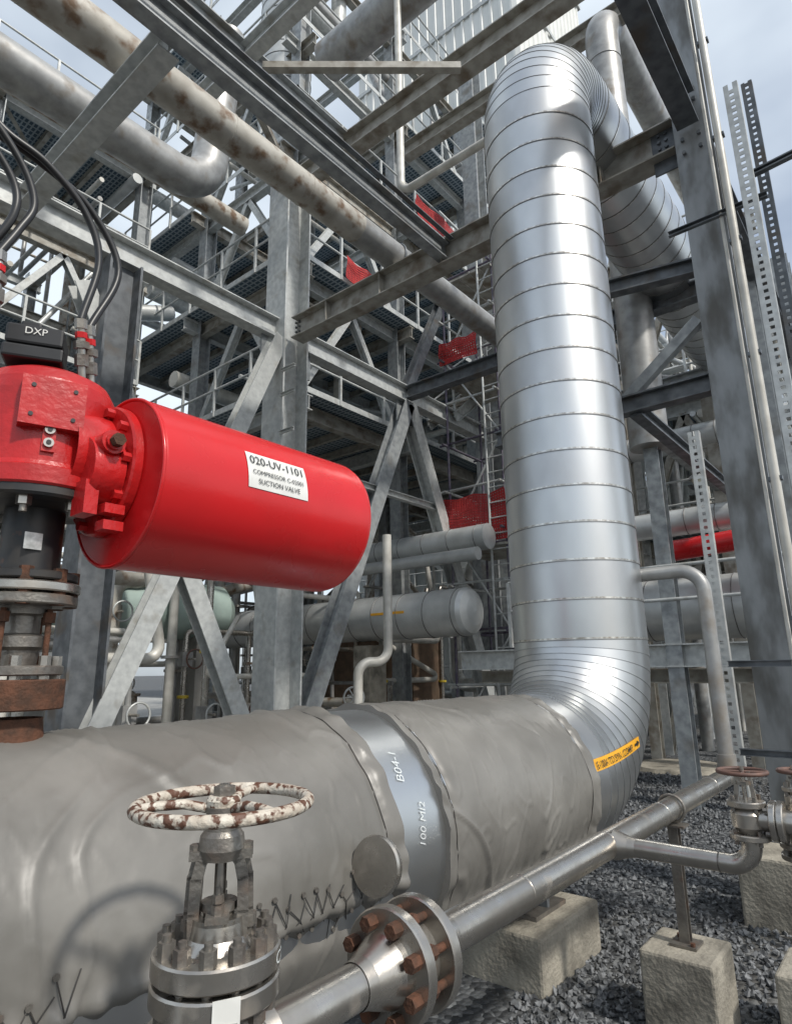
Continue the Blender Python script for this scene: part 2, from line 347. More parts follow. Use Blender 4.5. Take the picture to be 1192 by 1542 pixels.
for s_ in(-.045,.045):mb.hexb((3.74+s_,1.2+s_,-1.37),(3.74+s_,1.2+s_,-1.35),.012,'rust')
mb.torus((3.74,1.2,-.74),(1,0,0),.066,.008,'ssd',24,6)
mb.make('pipe_support_post')
# ---------------------------------------------------------------- small stainless line
sl=MB();SB,SZ=1.2,-.74
sl.tube([(1.60,SB,SZ),(5.02,SB,SZ)],.055,'ss',24)
for a in(2.1,2.83,3.55,4.5):sl.torus((a,SB,SZ),(1,0,0),.0545,.003,'ss',24,6)
sl.tube(fillet([(5.0,SB,SZ),(5.0,SB,.68),(5.0,1.75,.68)],.16),.05,'pipe',20)
sl.cyl((5.0,SB,-.69),(5.0,SB,-.60),.062,'pipe',20)
sl.tube(fillet([(2.87,SB,SZ),(2.87,.64,SZ),(2.87,.64,-.58)],.08),.036,'ss',20)
sl.rev((2.87,SB-.03,SZ),(0,-1,0),[(0,.06),(.06,.042),(.09,.036)],'ss',20)
sl.torus((2.87,SB-.1,SZ),(0,1,0),.036,.003,'ssd',20,6);sl.torus((2.87,.76,SZ),(0,1,0),.036,.003,'ssd',20,6)
sl.cyl((5.02,SB,SZ),(5.10,SB,SZ),.062,'ss',20)
sl.make('stainless_pipe_line')
fl=MB()
fl.rev((1.28,SB,SZ),(1,0,0),[(0,.052),(.03,.058),(.10,.085),(.13,.09)],'ss',36)
fl.flange((1.415,SB,SZ),(1,0,0),.140,.034,'ss',8,.019,'rust',.034,.78)
fl.flange((1.525,SB,SZ),(1,0,0),.140,.034,'ss',0)
fl.rev((1.43,SB,SZ),(1,0,0),[(0,.09),(.09,.09)],'ssd',36)
fl.rev((1.542,SB,SZ),(1,0,0),[(0,.09),(.03,.082),(.09,.058),(.12,.055)],'ss',36)
for i in range(8):
    th=2*math.pi*(i+.5)/8;c=V((1.43,SB+math.cos(th)*.109,SZ+math.sin(th)*.109));fl.cyl(c,c+V((.12,0,0)),.011,'rust',8)
v,f=text_mesh('73 IIV',.05,1,0.);fl.add([V((1.395,SB-p.x*.6-.03,SZ-.055+p.y*.5)) for p in v],f,'chalk')
fl.make('bolted_pipe_flange')
bd=MB();bd.rev((1.72,1.50,-.62),(-1,-.12,.12),[(0,.0001),(0,.018),(-.002,.020),(-.002,.038),(0,.040),(0,.058),(-.005,.061),(-.005,.082),(0,.088),(.02,.092),(.03,.088),(.03,.0001)],'ss',56)
bd.cyl((1.73,1.50,-.62),(1.86,1.57,-.64),.03,'ss',16);bd.make('blind_flange')
# ---------------------------------------------------------------- gate valve (foreground)
gv=MB();gx,gy=.88,1.2;C=lambda z:(gx,gy,z)
U=(0,0,1)
gv.rev(C(-.86),U,[(0,.0001),(0,.06),(.04,.088),(.18,.092),(.23,.08),(.26,.075)],'ss',36)
gv.tube([(.96,SB,SZ),(1.29,SB,SZ)],.05,'ss',24);gv.rev((.90,SB,SZ),(1,0,0),[(0,.075),(.05,.075),(.08,.06),(.11,.066),(.12,.05)],'ss',28)
gv.tube([(.40,SB,SZ),(.86,SB,SZ)],.06,'ss',24)
gv.flange(C(-.600),U,.125,.040,'ss',0);gv.flange(C(-.550),U,.125,.042,'ss',0)
for i in range(12):
    th=2*math.pi*(i+.5)/12;c=V((gx+math.cos(th)*.101,gy+math.sin(th)*.101,-.645));gv.cyl(c,c+V((0,0,.155)),.0085,'ssd',8);gv.hexb(c+V((0,0,.116)),c+V((0,0,.143)),.0165,'ssd');gv.hexb(c,c+V((0,0,.022)),.0165,'ssd')
gv.rev(C(-.529),U,[(0,.072),(.02,.058),(.045,.054),(.055,.054),(.055,.0001)],'ss',28)
gv.rev(C(-.485),U,[(0,.030),(.02,.030),(.02,.036),(.035,.036),(.035,.012)],'ssd',20)
W1=V((.77,-.64,0));W2=V((.64,.77,0))
for s_ in(-1,1):
    d=W1*s_
    pts=[V(C(-.515))+d*.046,V(C(-.47))+d*.048,V(C(-.41))+d*.046,V(C(-.375))+d*.038,V(C(-.355))+d*.024]
    for p,q in zip(pts[:-1],pts[1:]):
        gv.bar(p,q+(q-p)*.12,.022,.050,'ssd',up=W2);gv.bar(p+d*.010,q+d*.010+(q-p)*.12,.020,.014,'ssd',up=W2)
    e=V(C(-.47))+W2*s_*.042;gv.cyl(e-V((0,0,.05)),e+V((0,0,.055)),.006,'ssd',8);gv.hexb(e+V((0,0,.006)),e+V((0,0,.024)),.013,'ssd');gv.hexb(e+V((0,0,.028)),e+V((0,0,.042)),.012,'ssd')
    e=V(C(-.36))+W1*s_*.05;gv.hexb(e-V((0,0,.01)),e+V((0,0,.016)),.014,'ssd')
    e=V(C(-.50))+W1*s_*.06;gv.hexb(e,e+V((0,0,.02)),.013,'ssd')
gv.box(C(-.47),(.115,.045,.014),'ssd',Matrix.Rotation(.88,3,'Z'))
gv.rev(C(-.372),U,[(0,.0001),(0,.042),(.02,.048),(.045,.044),(.055,.036),(.085,.034),(.09,.038),(.10,.038),(.10,.0001)],'ssd',20)
gv.box(C(-.362),(.125,.045,.018),'ssd',Matrix.Rotation(-.69,3,'Z'))
gv.cyl(C(-.53),C(-.230),.012,'ss',12);gv.hexb(C(-.285),C(-.255),.034,'ssd');gv.hexb(C(-.254),C(-.234),.022,'ssd')
wz=-.268
gv.torus(C(wz),U,.176,.0130,'rustw',60,10)
for i in range(3):
    th=.5+2*math.pi*i/3;e=V((math.cos(th),math.sin(th),0))
    gv.tube([V(C(wz-.008))+e*.03,V(C(wz+.004))+e*.08,V(C(wz+.004))+e*.13,V(C(wz))+e*.17],.010,'rustw',8)
gv.rev(C(wz-.022),U,[(0,.0001),(0,.032),(.03,.036),(.038,.03),(.038,.0001)],'rustw',20)
d=V((-.45,-.89,0)).normalized();pp=V(C(-.655))+d*.128
gv.bar(pp,pp+V((0,0,.080)),.05,.002,'white',up=(d.x,d.y,0))
for q in range(3):gv.bar(pp+d*.0025+V((0,0,.012+q*.012)),pp+d*.0025+V((0,0,.016+q*.012)),.040,.001,'tag',up=(d.x,d.y,0))
gv.bar(pp+d*.0025+V((0.01,0,.055)),pp+d*.0025+V((0.01,0,.067)),.016,.001,'ink',up=(d.x,d.y,0))
v,f=text_mesh('C273',.04,1,0.)
gv.add([V((gx+math.cos(-.75+p.x/.127)*.1265,gy+math.sin(-.75+p.x/.127)*.1265,-.550+p.y*.8)) for p in v],f,'chalk')
gv.make('gate_valve')
# ---------------------------------------------------------------- right side small valves
def globe(c,wh=.16,wr=.085,sc=1.,side=None,wheel='rustr'):
    mb=MB();c=V(c);u=V((0,0,1))
    mb.flange(c+u*-.055*sc,u,.062*sc,.018*sc,'ss',4,.008,'ssd',.016)
    mb.rev(c+u*-.045*sc,u,[(0,.036*sc),(.02*sc,.052*sc),(.06*sc,.052*sc),(.085*sc,.035*sc)],'ss',20)
    mb.flange(c+u*.045*sc,u,.058*sc,.02*sc,'ss',4,.008,'ssd',.018)
    for s_ in(-1,1):mb.bar(c+V((0,s_*.028,.055))*sc,c+V((0,s_*.018,.055+wh*.55))*sc,.014,.012,'ss')
    mb.cyl(c,c+u*(wh+.02),.008,'ss',10);mb.hexb(c+u*(wh*.72),c+u*(wh*.8),.026*sc,'ssd')
    mb.torus(c+u*wh,u,wr,.008,wheel,32,8)
    for i in range(4):
        th=.3+math.pi/2*i;mb.cyl(c+u*wh,c+u*wh+V((math.cos(th),math.sin(th),0))*wr,.006,wheel,6)
    if side:
        s_=V(side);mb.tube([c,c+s_*.25],.036*sc,'ss',18);mb.flange(c+s_*.09,s_,.062*sc,.02*sc,'ss',4,.009,'ssd',.016);mb.flange(c+s_*.115,s_,.062*sc,.02*sc,'ss',0)
    return mb
globe((2.87,.64,-.57),.165,.085,1.15,(0,-1,0)).make('globe_valve')
mb=globe((2.95,.48,-.50),.10,.05,.8,(0,-1,0));mb.tube(fillet([(2.95,.48,-.52),(2.95,.48,-.85),(3.2,.48,-.85)],.07),.045,'ss',16)
mb.flange((2.95,.48,-.66),(0,0,1),.08,.02,'ss',6,.01,'ssd',.02);mb.flange((2.95,.48,-.70),(0,0,1),.08,.02,'ss',0)
mb.make('globe_valve.001')
# ---------------------------------------------------------------- actuated valve
av=MB();vx,vy=.77,2.08;D=lambda z:(vx,vy,z)
av.rev(D(-.22),U,[(0,.0001),(0,.10),(.09,.085),(.10,.085)],'rust',32)
av.flange(D(-.055),U,.135,.085,'rust',0);av.flange(D(.012),U,.125,.028,'ssd',8,.016,'ss',.028,.82)
av.rev(D(.02),U,[(0,.05),(.05,.055),(.06,.07),(.09,.07),(.1,.05),(.15,.05),(.155,.075),(.19,.075)],'ssd',28)
for s_ in range(4):
    th=s_*math.pi/2+.6;e=V((vx+math.cos(th)*.085,vy+math.sin(th)*.085,.03));av.cyl(e,e+V((0,0,.16)),.009,'rust',8);av.hexb(e+V((0,0,.12)),e+V((0,0,.15)),.017,'rust')
av.flange(D(.215),U,.145,.03,'ssd',0);av.flange(D(.252),U,.150,.028,'ss',8,.02,'rust',.04,.82);av.flange(D(.285),U,.14,.025,'blackp',0)
av.rev(D(.30),U,[(0,.0001),(0,.085),(.19,.085),(.2,.15),(.23,.15),(.23,.0001)],'blackp',32)
av.bar((vx-.03,vy-.089,.36),(vx-.03,vy-.089,.41),.05,.003,'tag',up=(0,-1,0))
for i in range(8):
    th=2*math.pi*(i+.3)/8;e=V((vx+math.cos(th)*.17,vy+math.sin(th)*.17,.475));av.hexb(e,e+V((0,0,.03)),.021,'ss');av.cyl(e-V((0,0,.02)),e+V((0,0,.08)),.011,'ssd',8)
av.rev(D(.50),U,[(0,.0001),(0,.205),(.008,.212),(.03,.212),(.036,.205),(.05,.2)],'blackp',40)
av.make('actuated_shutdown_valve')
ac=MB()
ac.rev(D(.53),U,[(0,.0001),(0,.214),(.006,.22),(.055,.22),(.062,.205),(.075,.2),(.30,.2),(.34,.194),(.375,.175),(.395,.14),(.402,.09),(.402,.0001)],'redc',64)
ac.rev((vx,1.98,.66),(1,0,0),[(0,.15),(.12,.15),(.14,.13),(.17,.12)],'redc',40)
ac.rev((vx+.125,1.95,.63),(1,0,0),[(0,.0001),(0,.205),(.006,.212),(.03,.212),(.036,.205),(.036,.0001)],'redc',48)
for i in range(10):
    th=2*math.pi*i/10;e=V((vx+.10,1.95+math.cos(th)*.185,.63+math.sin(th)*.185));ac.hexb(e,e+V((.035,0,0)),.016,'redc')
ac.rev((vx+.03,1.87,.60),(1,0,0),[(0,.0001),(0,.095),(.02,.105),(.09,.105),(.09,.0001)],'redc',28)
ac.box((vx+.04,1.84,.50),(.04,.08,.10),'redc')
for zz in(.47,.42):ac.box((vx+.10,1.80,zz),(.06,.05,.028),'redc')
e=V((vx+.07,1.775,.665));ac.cyl(e+V((0,.08,0)),e+V((0,-.02,0)),.036,'redc',20);ac.cyl(e+V((0,-.02,0)),e+V((0,-.03,0)),.026,'redc',20);ac.hexb(e+V((0,-.03,0)),e+V((0,-.055,0)),.02,'rust')
a0,a1,cb,cz,cr=.93,1.85,1.90,.59,.275
prof=[(0,.0001),(0,cr-.012),(.004,cr-.004),(.012,cr),(.02,cr),(a1-a0-.03,cr),(a1-a0-.015,cr-.004),(a1-a0-.005,cr-.014),(a1-a0,cr-.03),(a1-a0,.0001)]
ac.rev((a0,cb,cz),(1,0,0),prof,'red',96)
ac.torus((a0+.002,cb,cz),(1,0,0),cr-.004,.006,'red',96,8)
ac.cyl((a0-.05,cb,cz),(a0,cb,cz),.12,'redc',32)
d=V((-.30,-.954,0)).normalized();sdir=V((d.y,-d.x,0))*-1
pc=V(D(.775))+d*.205
Rm=Matrix((( sdir.x,d.x,0),(sdir.y,d.y,0),(0,0,1)))
ac.box(pc,(.17,.045,.15),'redc',Rm)
for x in(-.055,.055):
    for zz in(-.045,.045):
        e=pc+sdir*x+V((0,0,zz))+d*.02;ac.cyl(e,e+d*.006,.0065,'black',10)
e=V(D(.675))+d*.195;ac.bar(e+V((0,0,-.045)),e+V((0,0,.045)),.035,.03,'redc',up=d)
for zz in(-.02,.02):
    q=e+V((0,0,zz))+d*.012;ac.cyl(q,q+d*.012,.014,'ss',14);ac.cyl(q+d*.012,q+d*.016,.007,'black',10)
o=ac.make('valve_actuator')
lb=MB()
def canmap(x,y,off):
    th=math.radians(13)+y/cr;return V((1.36+x,cb-math.cos(th)*(cr+off),cz+math.sin(th)*(cr+off)))
vs=[];fs=[]
for i in range(2):
    for j in range(13):vs.append(canmap(-.130+.26*i,-.066+.011*j,.0025))
for j in range(12):fs.append((j,13+j,14+j,j+1))
lb.add(vs,fs,'white',True)
for s,sz,yo in(('020-UV-1101',.044,.034),('COMPRESSOR C-02001',.0225,-.010),('SUCTION VALVE',.0245,-.041)):
    v,f=text_mesh(s,sz,1,0.);lb.add([canmap(p.x,p.y+yo,.006) for p in v],f,'ink')
lb.make('equipment_label')
px=MB();bx,by=.70,2.04
px.box((bx,by,.965),(.17,.15,.045),'black',Matrix.Rotation(-.5,3,'Z'));px.box((bx,by,1.025),(.16,.14,.065),'black',Matrix.Rotation(-.5,3,'Z'));px.box((bx-.02,by,1.07),(.06,.06,.03),'black',Matrix.Rotation(-.5,3,'Z'))
Rm=Matrix.Rotation(-.45,3,'Z');v,f=text_mesh('DXP',.032)
px.add([V((bx,by,1.033))+Rm@V((p.x,-.0745,p.y)) for p in v],f,'white')
px.make('valve_position_indicator',.008)
hs=MB()
def fitting(p,q):
    p=V(p);q=V(q);hs.cyl(p,q,.013,'ss',12);hs.hexb(p.lerp(q,.2),p.lerp(q,.4),.021,'ssd');hs.hexb(p.lerp(q,.5),p.lerp(q,.62),.024,'ssd');hs.hexb(p.lerp(q,.68),p.lerp(q,.78),.018,'red');hs.hexb(p.lerp(q,.84),p.lerp(q,1),.019,'ss')
def cr_(pts,n=10):
    pts=[V(p) for p in pts];P=[pts[0]*2-pts[1]]+pts+[pts[-1]*2-pts[-2]];o=[]
    for i in range(1,len(P)-2):
        for k in range(n):
            t=k/n;o.append(.5*((2*P[i])+(P[i+1]-P[i-1])*t+(2*P[i-1]-5*P[i]+4*P[i+1]-P[i+2])*t*t+(3*P[i]-P[i-1]-3*P[i+1]+P[i+2])*t**3))
    return o+[pts[-1]]
fitting((.80,1.93,.91),(.765,1.90,1.09));fitting((.84,1.95,.90),(.80,1.92,1.09));fitting((.53,1.9,1.0),(.52,1.9,1.2));fitting((.49,1.95,1.0),(.475,1.95,1.15))
for pts in([(.40,1.95,1.72),(.49,1.92,1.62),(.61,1.9,1.57),(.74,1.9,1.47),(.80,1.9,1.32),(.765,1.90,1.09)],
           [(.36,1.98,1.69),(.46,1.95,1.62),(.58,1.93,1.59),(.76,1.93,1.52),(.88,1.93,1.34),(.80,1.92,1.08)],
           [(.38,1.9,1.66),(.47,1.9,1.60),(.555,1.9,1.50),(.59,1.9,1.40),(.56,1.9,1.30),(.52,1.9,1.2)],
           [(.36,1.9,1.60),(.45,1.9,1.54),(.53,1.9,1.44),(.54,1.9,1.34),(.50,1.93,1.22),(.475,1.95,1.15)]):
    hs.tube(cr_(pts),.012,'black',10)
hs.make('hydraulic_hoses')
# ---------------------------------------------------------------- front pipe rack steel
fr=MB()
def col(a,b,s,zt,m='galv',up=(1,0,0)):
    fr.I((a,b,Z0-.1),(a,b,zt),m,s,s*.95,.03,up=up);fr.box((a,b,Z0+.02),(s*1.5,s*1.5,.04),m);fr.box((a,b,Z0-.1),(s*1.8,s*1.8,.23),'conc')
col(6,7.1,.5,8.3,'galvl');col(6,.98,.31,9,'galvw');col(3.25,7.1,.42,5.0,'galvd');col(12.1,7.1,.44,16);col(12.1,.98,.38,7);col(-1.2,7.1,.42,12)  # third column: darker steel colour stands in for the shade it is in
zl=5.2
fr.I((6,1.14,zl),(6,6.85,zl),'galvb',.36,.26)
for i in range(5):
    for s_ in(-.066,.066):fr.box((6+s_,1.9+i*1.05,zl),(.115,.012,.318),'galvb')
fr.I((-1.5,7.1,zl),(5.75,7.1,zl),'galvl',.34,.22);fr.I((6.25,7.1,zl),(11.9,7.1,zl),'galvl',.34,.22)
fr.I((-2,4.0,zl+.02),(5.98,4.0,zl+.02),'galv',.26,.15);fr.L((-2,3.86,zl+.1),(5.9,3.86,zl+.1),'galvd',.06)
fr.I((-2,.98,zl+.1),(5.8,.98,zl+.1),'galvd',.38,.20);fr.I((6.2,.98,zl),(12,.98,zl),'galvd',.3,.2)
fr.I((2.1,4.10,zl-.02),(2.1,6.98,zl-.02),'galvl',.26,.2);fr.I((-.8,4.12,zl-.02),(-.8,6.98,zl-.02),'galvb',.28,.2)
fr.I((12.1,1.2,zl),(12.1,6.9,zl),'galv',.34,.22);fr.I((9,1.1,zl),(9,7,zl),'galvd',.26,.2)
z2=8.0
fr.I((6,1.17,z2),(6,6.88,z2),'galvb',.34,.24);fr.I((-1.5,7.1,z2),(5.77,7.1,z2),'galvl',.32,.2);fr.I((-1.5,5.75,z2),(5.87,5.75,z2),'galv',.28,.18)
fr.I((6.23,7.1,z2),(11.9,7.1,z2),'galvl',.32,.2);fr.I((4.0,4.0,z2),(4.0,7.0,z2),'galvl',.26,.18);fr.I((2.0,4.0,z2),(2.0,7.0,z2),'galvl',.26,.18)
fr.I((12.1,1.2,z2),(12.1,6.9,z2),'galvb',.34,.22)
fr.bar((4.15,5.55,z2-.22),(5.85,3.55,z2-.22),.10,.10,'galvb');fr.bar((5.9,6.9,z2-.2),(4.1,5.9,z2-.2),.10,.1,'galvb')
fr.I((9.2,7.1,11),(9.2,1.2,11),'galvb',.34,.24)
fr.I((5.75,7.0,5.0),(3.0,7.0,-1.6),'galvl',.2,.24,.02,up=(0,1,0));fr.I((2.85,7.2,4.6),(5.95,7.2,-1.6),'galvl',.2,.24,.02,up=(0,1,0))
fr.I((9.02,7.1,5.0),(6.1,7.1,-1.6),'galv',.26,.28,.022,up=(0,1,0));fr.I((9.08,7.1,5.0),(12.0,7.1,-1.6),'galvl',.26,.28,.022,up=(0,1,0))
fr.box((9.05,7.1,4.85),(.6,.03,.5),'galv');fr.box((5.7,7.1,4.9),(.4,.03,.5),'galv');fr.box((6.35,7.1,4.85),(.3,.03,.5),'galv')
fr.I((9.05,7.1,5.3),(10.4,7.1,7.9),'galvd',.2,.18,.02,up=(0,1,0))
fr.I((6.2,7.1,3.1),(12,7.1,3.1),'galvl',.12,.12,.015)
fr.I((6,1.15,3.72),(5.75,2.6,3.78),'galvd',.16,.12);fr.I((6,1.15,2.5),(6,3.4,2.5),'galvd',.18,.14)
fr.L((6,1.15,3.15),(6,1.9,2.55),'galv',.1);fr.I((6,1.85,2.45),(12,1.85,2.45),'galvd',.14,.12)
fr.box((5.99,1.2,5.12),(.02,.35,.5),'galvd')
for zz in(4.85,5.0,5.4,5.55):fr.cyl((5.83,1.05,zz),(5.80,1.05,zz),.02,'galvd',8);fr.cyl((5.83,.90,zz),(5.80,.90,zz),.02,'galvd',8)
for zz in(1.7,2.2,3.4,4.0,4.4):fr.C((5.72,6.85,zz),(5.72,6.55,zz),'galvl',.05,.04,.005)
for a_,b_,zz in((6,6.85,zl),(6,1.3,zl)):
    for q in range(4):
        for w_ in(0,.07):fr.hexb((a_-.012,b_-w_,zz-.12+q*.08),(a_-.04,b_-w_,zz-.12+q*.08),.018,'galvd')
fr.make('steel_pipe_rack')
def strut(mb,p,q,w,m='galvl'):
    p=V(p);q=V(q);L=(q-p).length;d=(q-p).normalized()
    mb.bar(p+V((0,w*.33,0)),q+V((0,w*.33,0)),w*.34,.008,m,up=(1,0,0));mb.bar(p-V((0,w*.33,0)),q-V((0,w*.33,0)),w*.34,.008,m,up=(1,0,0))
    n=int(L/.06)
    for i in range(n):
        c=p+d*(.03+i*.06);mb.box(c,(.008,w*.32,.032),m)
    for s_ in(-.5,.5):mb.bar(p+V((.025,w*s_,0)),q+V((.025,w*s_,0)),.005,.05,m,up=(1,0,0))
ct=MB()
strut(ct,(5.0,.50,Z0),(5.0,.50,4.6),.10);strut(ct,(5.4,.42,2.2),(5.4,.42,4.9),.08,'galvd')
strut(ct,(5.75,1.30,Z0+.3),(5.75,1.30,2.0),.09)
for zz in(3.6,.0,-.6):ct.C((5.2,1.15,zz),(5.2,.4,zz),'galvd',.045,.04,.005)
ct.C((5.3,.5,3.9),(5.3,-.9,4.0),'galvd',.05,.05);strut(ct,(5.35,-.02,2.0),(5.35,-.02,4.9),.07,'galvd')
ct.make('cable_tray_support')
cd=MB();cd.tube([(5.15,.66,Z0),(5.15,.66,8)],.032,'pipew',12);cd.tube([(5.2,.74,Z0),(5.2,.74,8)],.014,'pipew',8)
for zz in range(-1,8):cd.box((5.16,.66,zz+.3),(.05,.09,.03),'galvd')
cd.make('electrical_conduit')
# ---------------------------------------------------------------- rack pipes
rp=MB();rp.tube([(-2,4.85,5.57),(5.2,4.85,5.57)],.19,'pipec',28)
for a in(1.2,3.2,4.3):rp.torus((a,4.85,5.57),(1,0,0),.192,.006,'pipec',28,6)
rp.tube([(5.2,4.85,5.57),(14,4.85,5.57)],.188,'pipe',28);rp.torus((6,4.85,5.57),(1,0,0),.20,.015,'galvd',28,6);rp.make('overhead_pipe')
rp=MB();rp.tube(fillet([(-3,8.6,8.3),(5.3,8.6,8.3),(5.6,8.6,12)],.7,10),.32,'pipe',28);rp.tube([(-3,9.8,9.2),(7,9.8,9.2)],.2,'pipec',20);rp.make('overhead_pipe.001')
rp=MB();rp.tube(fillet([(7,5.5,13),(7,5.5,7.65),(7,2.6,7.65)],.22),.065,'pipew',14);rp.make('vertical_drop_pipe')
rp=MB();rp.tube([(7.3,3.0,12.2),(7.3,7.6,12.2)],.38,'pipe',28);rp.make('overhead_pipe.002')
rp=MB();rp.tube(fillet([(8.9,2.6,3),(8.9,2.6,11.0),(26,2.6,11.0)],.75,12),.27,'pipe',28)
rp.torus((8.9,2.6,9.8),(0,0,1),.272,.01,'pipe',28,6);rp.make('vent_pipe')
dk=MB();ca,cb_=8.0,9.8
dk.rev((ca,cb_,11.6),U,[(0,.0001),(0,.3),(1.0,.62),(20,.62)],'cladm',40)
for i in range(40):dk.torus((ca,cb_,12.7+i*.35),U,.622,.01,'seam',40,5)
dk.make('insulated_vertical_duct')
ip=MB();ip.tube([(9.4,6.1,.96),(9.4,13,.96)],.42,'cladm',40)
for i in range(12):ip.torus((9.4,6.2+i*.6,.96),(0,1,0),.423,.009,'seam',40,5)
ip.rev((9.4,6.1,.96),(0,-1,0),[(0,.42),(.08,.38),(.14,.25),(.17,.0001)],'cladm',32)
ip.tube([(9.9,5.9,2.35),(9.9,14,2.35)],.24,'cladm',32);ip.tube([(9.5,5.9,1.98),(9.5,14,1.98)],.12,'cladm',20)
for i in range(13):ip.torus((9.9,6.1+i*.6,2.35),(0,1,0),.243,.008,'seam',32,5)
ip.box((8.977,7.6,1.0),(.006,.8,.045),'orange');ip.make('insulated_header')
ip=MB()
for a,z,r in((10.0,2.1,.2),(10.6,.85,.48),(13,4.4,.25)):
    ip.tube([(a,.2,z),(a,5.4,z)],r,'cladm',36)
    for i in range(12):ip.torus((a,.4+i*.42,z),(0,1,0),r+.003,.008,'seam',36,5)
ip.make('insulated_header.001')
rb=MB();rb.cyl((9.7,1.75,1.68),(9.7,2.75,1.62),.15,'red',24);rb.box((9.7,1.6,1.70),(.25,.25,.25),'red');rb.cyl((9.7,1.6,1.4),(9.7,1.6,1.95),.09,'red',16);rb.torus((9.7,2.72,1.62),(0,1,0),.15,.012,'red',24,6);rb.make('valve_actuator.001')
ls=MB()
ls.I((9,.3,.12),(9,6,.12),'galvl',.30,.24);ls.I((9.6,.3,-.15),(9.6,6,-.15),'galvb',.2,.2)
for b in(1.1,2.6,4.3):
    ls.I((9,b,Z0),(9,b,5.0),'galv',.2,.2,up=(1,0,0));ls.I((13,b,Z0),(13,b,6.0),'galvb',.2,.2,up=(1,0,0))
for z in(1.3,2.9,4.3):ls.I((13,.3,z),(13,6.5,z),'galvb',.2,.16);
ls.I((9,1.1,3.3),(13,1.1,3.3),'galvl',.16,.12);ls.I((9,2.6,3.3),(13,2.6,3.3),'galv',.18,.14)
rail(ls,(8.9,1.0,.3),(8.9,5,.3),'galvl',1.0,1.0,False)
ls.make('low_pipe_support_frame')
# ---------------------------------------------------------------- multi-storey process structure
def structure(name,As,Bs,Zs,seed,grat=True,cs=.3,rails=True,skip=(),npipes=30,joist=1.1,mats=('galv','galvb','galvl')):
    random.seed(seed);mb=MB()
    for i,a in enumerate(As):
        for j,b in enumerate(Bs):mb.I((a,b,Z0),(a,b,Zs[-1]+.2),mats[0],cs,cs,.02,up=(1,0,0))
    gm=MB()
    for k,z in enumerate(Zs):
        for b in Bs:mb.I((As[0]-.5,b,z-.17),(As[-1]+.3,b,z-.17),mats[1+k%2],.3,.18)
        for a in As:mb.I((a,Bs[0]-.5,z-.19),(a,Bs[-1]+.3,z-.19),mats[2-k%2],.3,.18)
        for i in range(len(As)-1):
            for j in range(len(Bs)-1):
                a0,a1,b0,b1=As[i],As[i+1],Bs[j],Bs[j+1]
                if (i,j,k) in skip:continue
                t=a0+joist
                while t<a1-.3:mb.I((t,b0,z-.11),(t,b1,z-.11),'galvb',.16,.1,.01);t+=joist
                if grat:gm.add([(a0-.5*(i==0),b0-.5*(j==0),z+.012),(a1,b0-.5*(j==0),z+.012),(a1,b1,z+.012),(a0-.5*(i==0),b1,z+.012)],[(0,1,2,3)],'grat')
                if random.random()<.35:mb.L((a0,b0,z-.3),(a1,b1,z-.3),'galvb',.1)
        if rails:
            rail(mb,(As[0]-.5,Bs[0]-.5,z),(As[-1],Bs[0]-.5,z));rail(mb,(As[0]-.5,Bs[0]-.5,z),(As[0]-.5,Bs[-1],z))
    zs=[Z0]+list(Zs)
    for k in range(len(Zs)):
        i=random.randrange(len(As)-1);a0,a1=As[i],As[i+1]
        mb.I((a0,Bs[0],zs[k]),((a0+a1)/2,Bs[0],zs[k+1]-.3),mats[2],.16,.14,.014,up=(0,1,0));mb.I((a1,Bs[0],zs[k]),((a0+a1)/2,Bs[0],zs[k+1]-.3),mats[2],.16,.14,.014,up=(0,1,0))
        j=random.randrange(len(Bs)-1);b0,b1=Bs[j],Bs[j+1]
        mb.I((As[0],b0,zs[k]),(As[0],(b0+b1)/2,zs[k+1]-.3),mats[2],.16,.14,.014,up=(1,0,0));mb.I((As[0],b1,zs[k]),(As[0],(b0+b1)/2,zs[k+1]-.3),mats[2],.16,.14,.014,up=(1,0,0))
    for n in range(npipes):
        r=random.choice((.04,.06,.06,.09,.13,.2));m=random.choice(('pipe','pipew','pipec','cladm','pipew','galvl','pipe'))
        z=random.choice(zs[:-1])+random.uniform(.3,2.6);a=random.uniform(As[0],As[-1]);b=random.uniform(Bs[0],Bs[-1]);t=random.random()
        if t<.35:pts=[(As[0]-.4,b,z),(a,b,z),(a,b,z+random.uniform(-2.2,4)),(a,b+random.uniform(1,4),z+random.uniform(2,3))]
        elif t<.7:pts=[(a,Bs[0]-.3,z),(a,b,z),(a,b,z+random.uniform(1,5)),(a+2,b,z+5.2)]
        else:pts=[(a,b,max(Z0,z-4)),(a,b,z+4),(a+random.uniform(-2,2),b,z+4.1)]
        mb.tube(fillet(pts,r*2.2,5),r,m,12)
    o=mb.make(name)
    if grat:
        g_=gm.make(name.split('.')[0]+'_floor_grating');g_.parent=o
    return o
structure('process_structure',[7.7,11,14.4,18],[8.9,12.2,15.6],[5.2,8.1,11.0,14.0,17.2],11,skip={(0,0,3),(0,0,4),(0,0,2),(0,1,3),(1,1,4),(2,1,4),(1,0,4),(2,0,3)},npipes=40,joist=.9)
structure('process_structure.001',[-4,-.5,3.2,6.6],[13.5,17,20.5],[3.4,6.4,9.4,12.4],5,npipes=60,joist=1.2,skip={(0,0,3),(1,0,3),(2,1,3),(2,0,2),(1,1,2)})
structure('process_structure.002',[14,17.5,21,25],[2.2,4.4,7],[2.6,5.6,8.6],9,npipes=60,joist=1.5,cs=.22,skip={(0,0,2),(1,0,2),(1,1,1)},mats=('galvl','galvl','galvb'))
structure('process_structure.003',[30,35,40],[3,8,14],[3,7,11,15],4,grat=False,npipes=40,joist=2,mats=('galvl','galvb','galvl'))
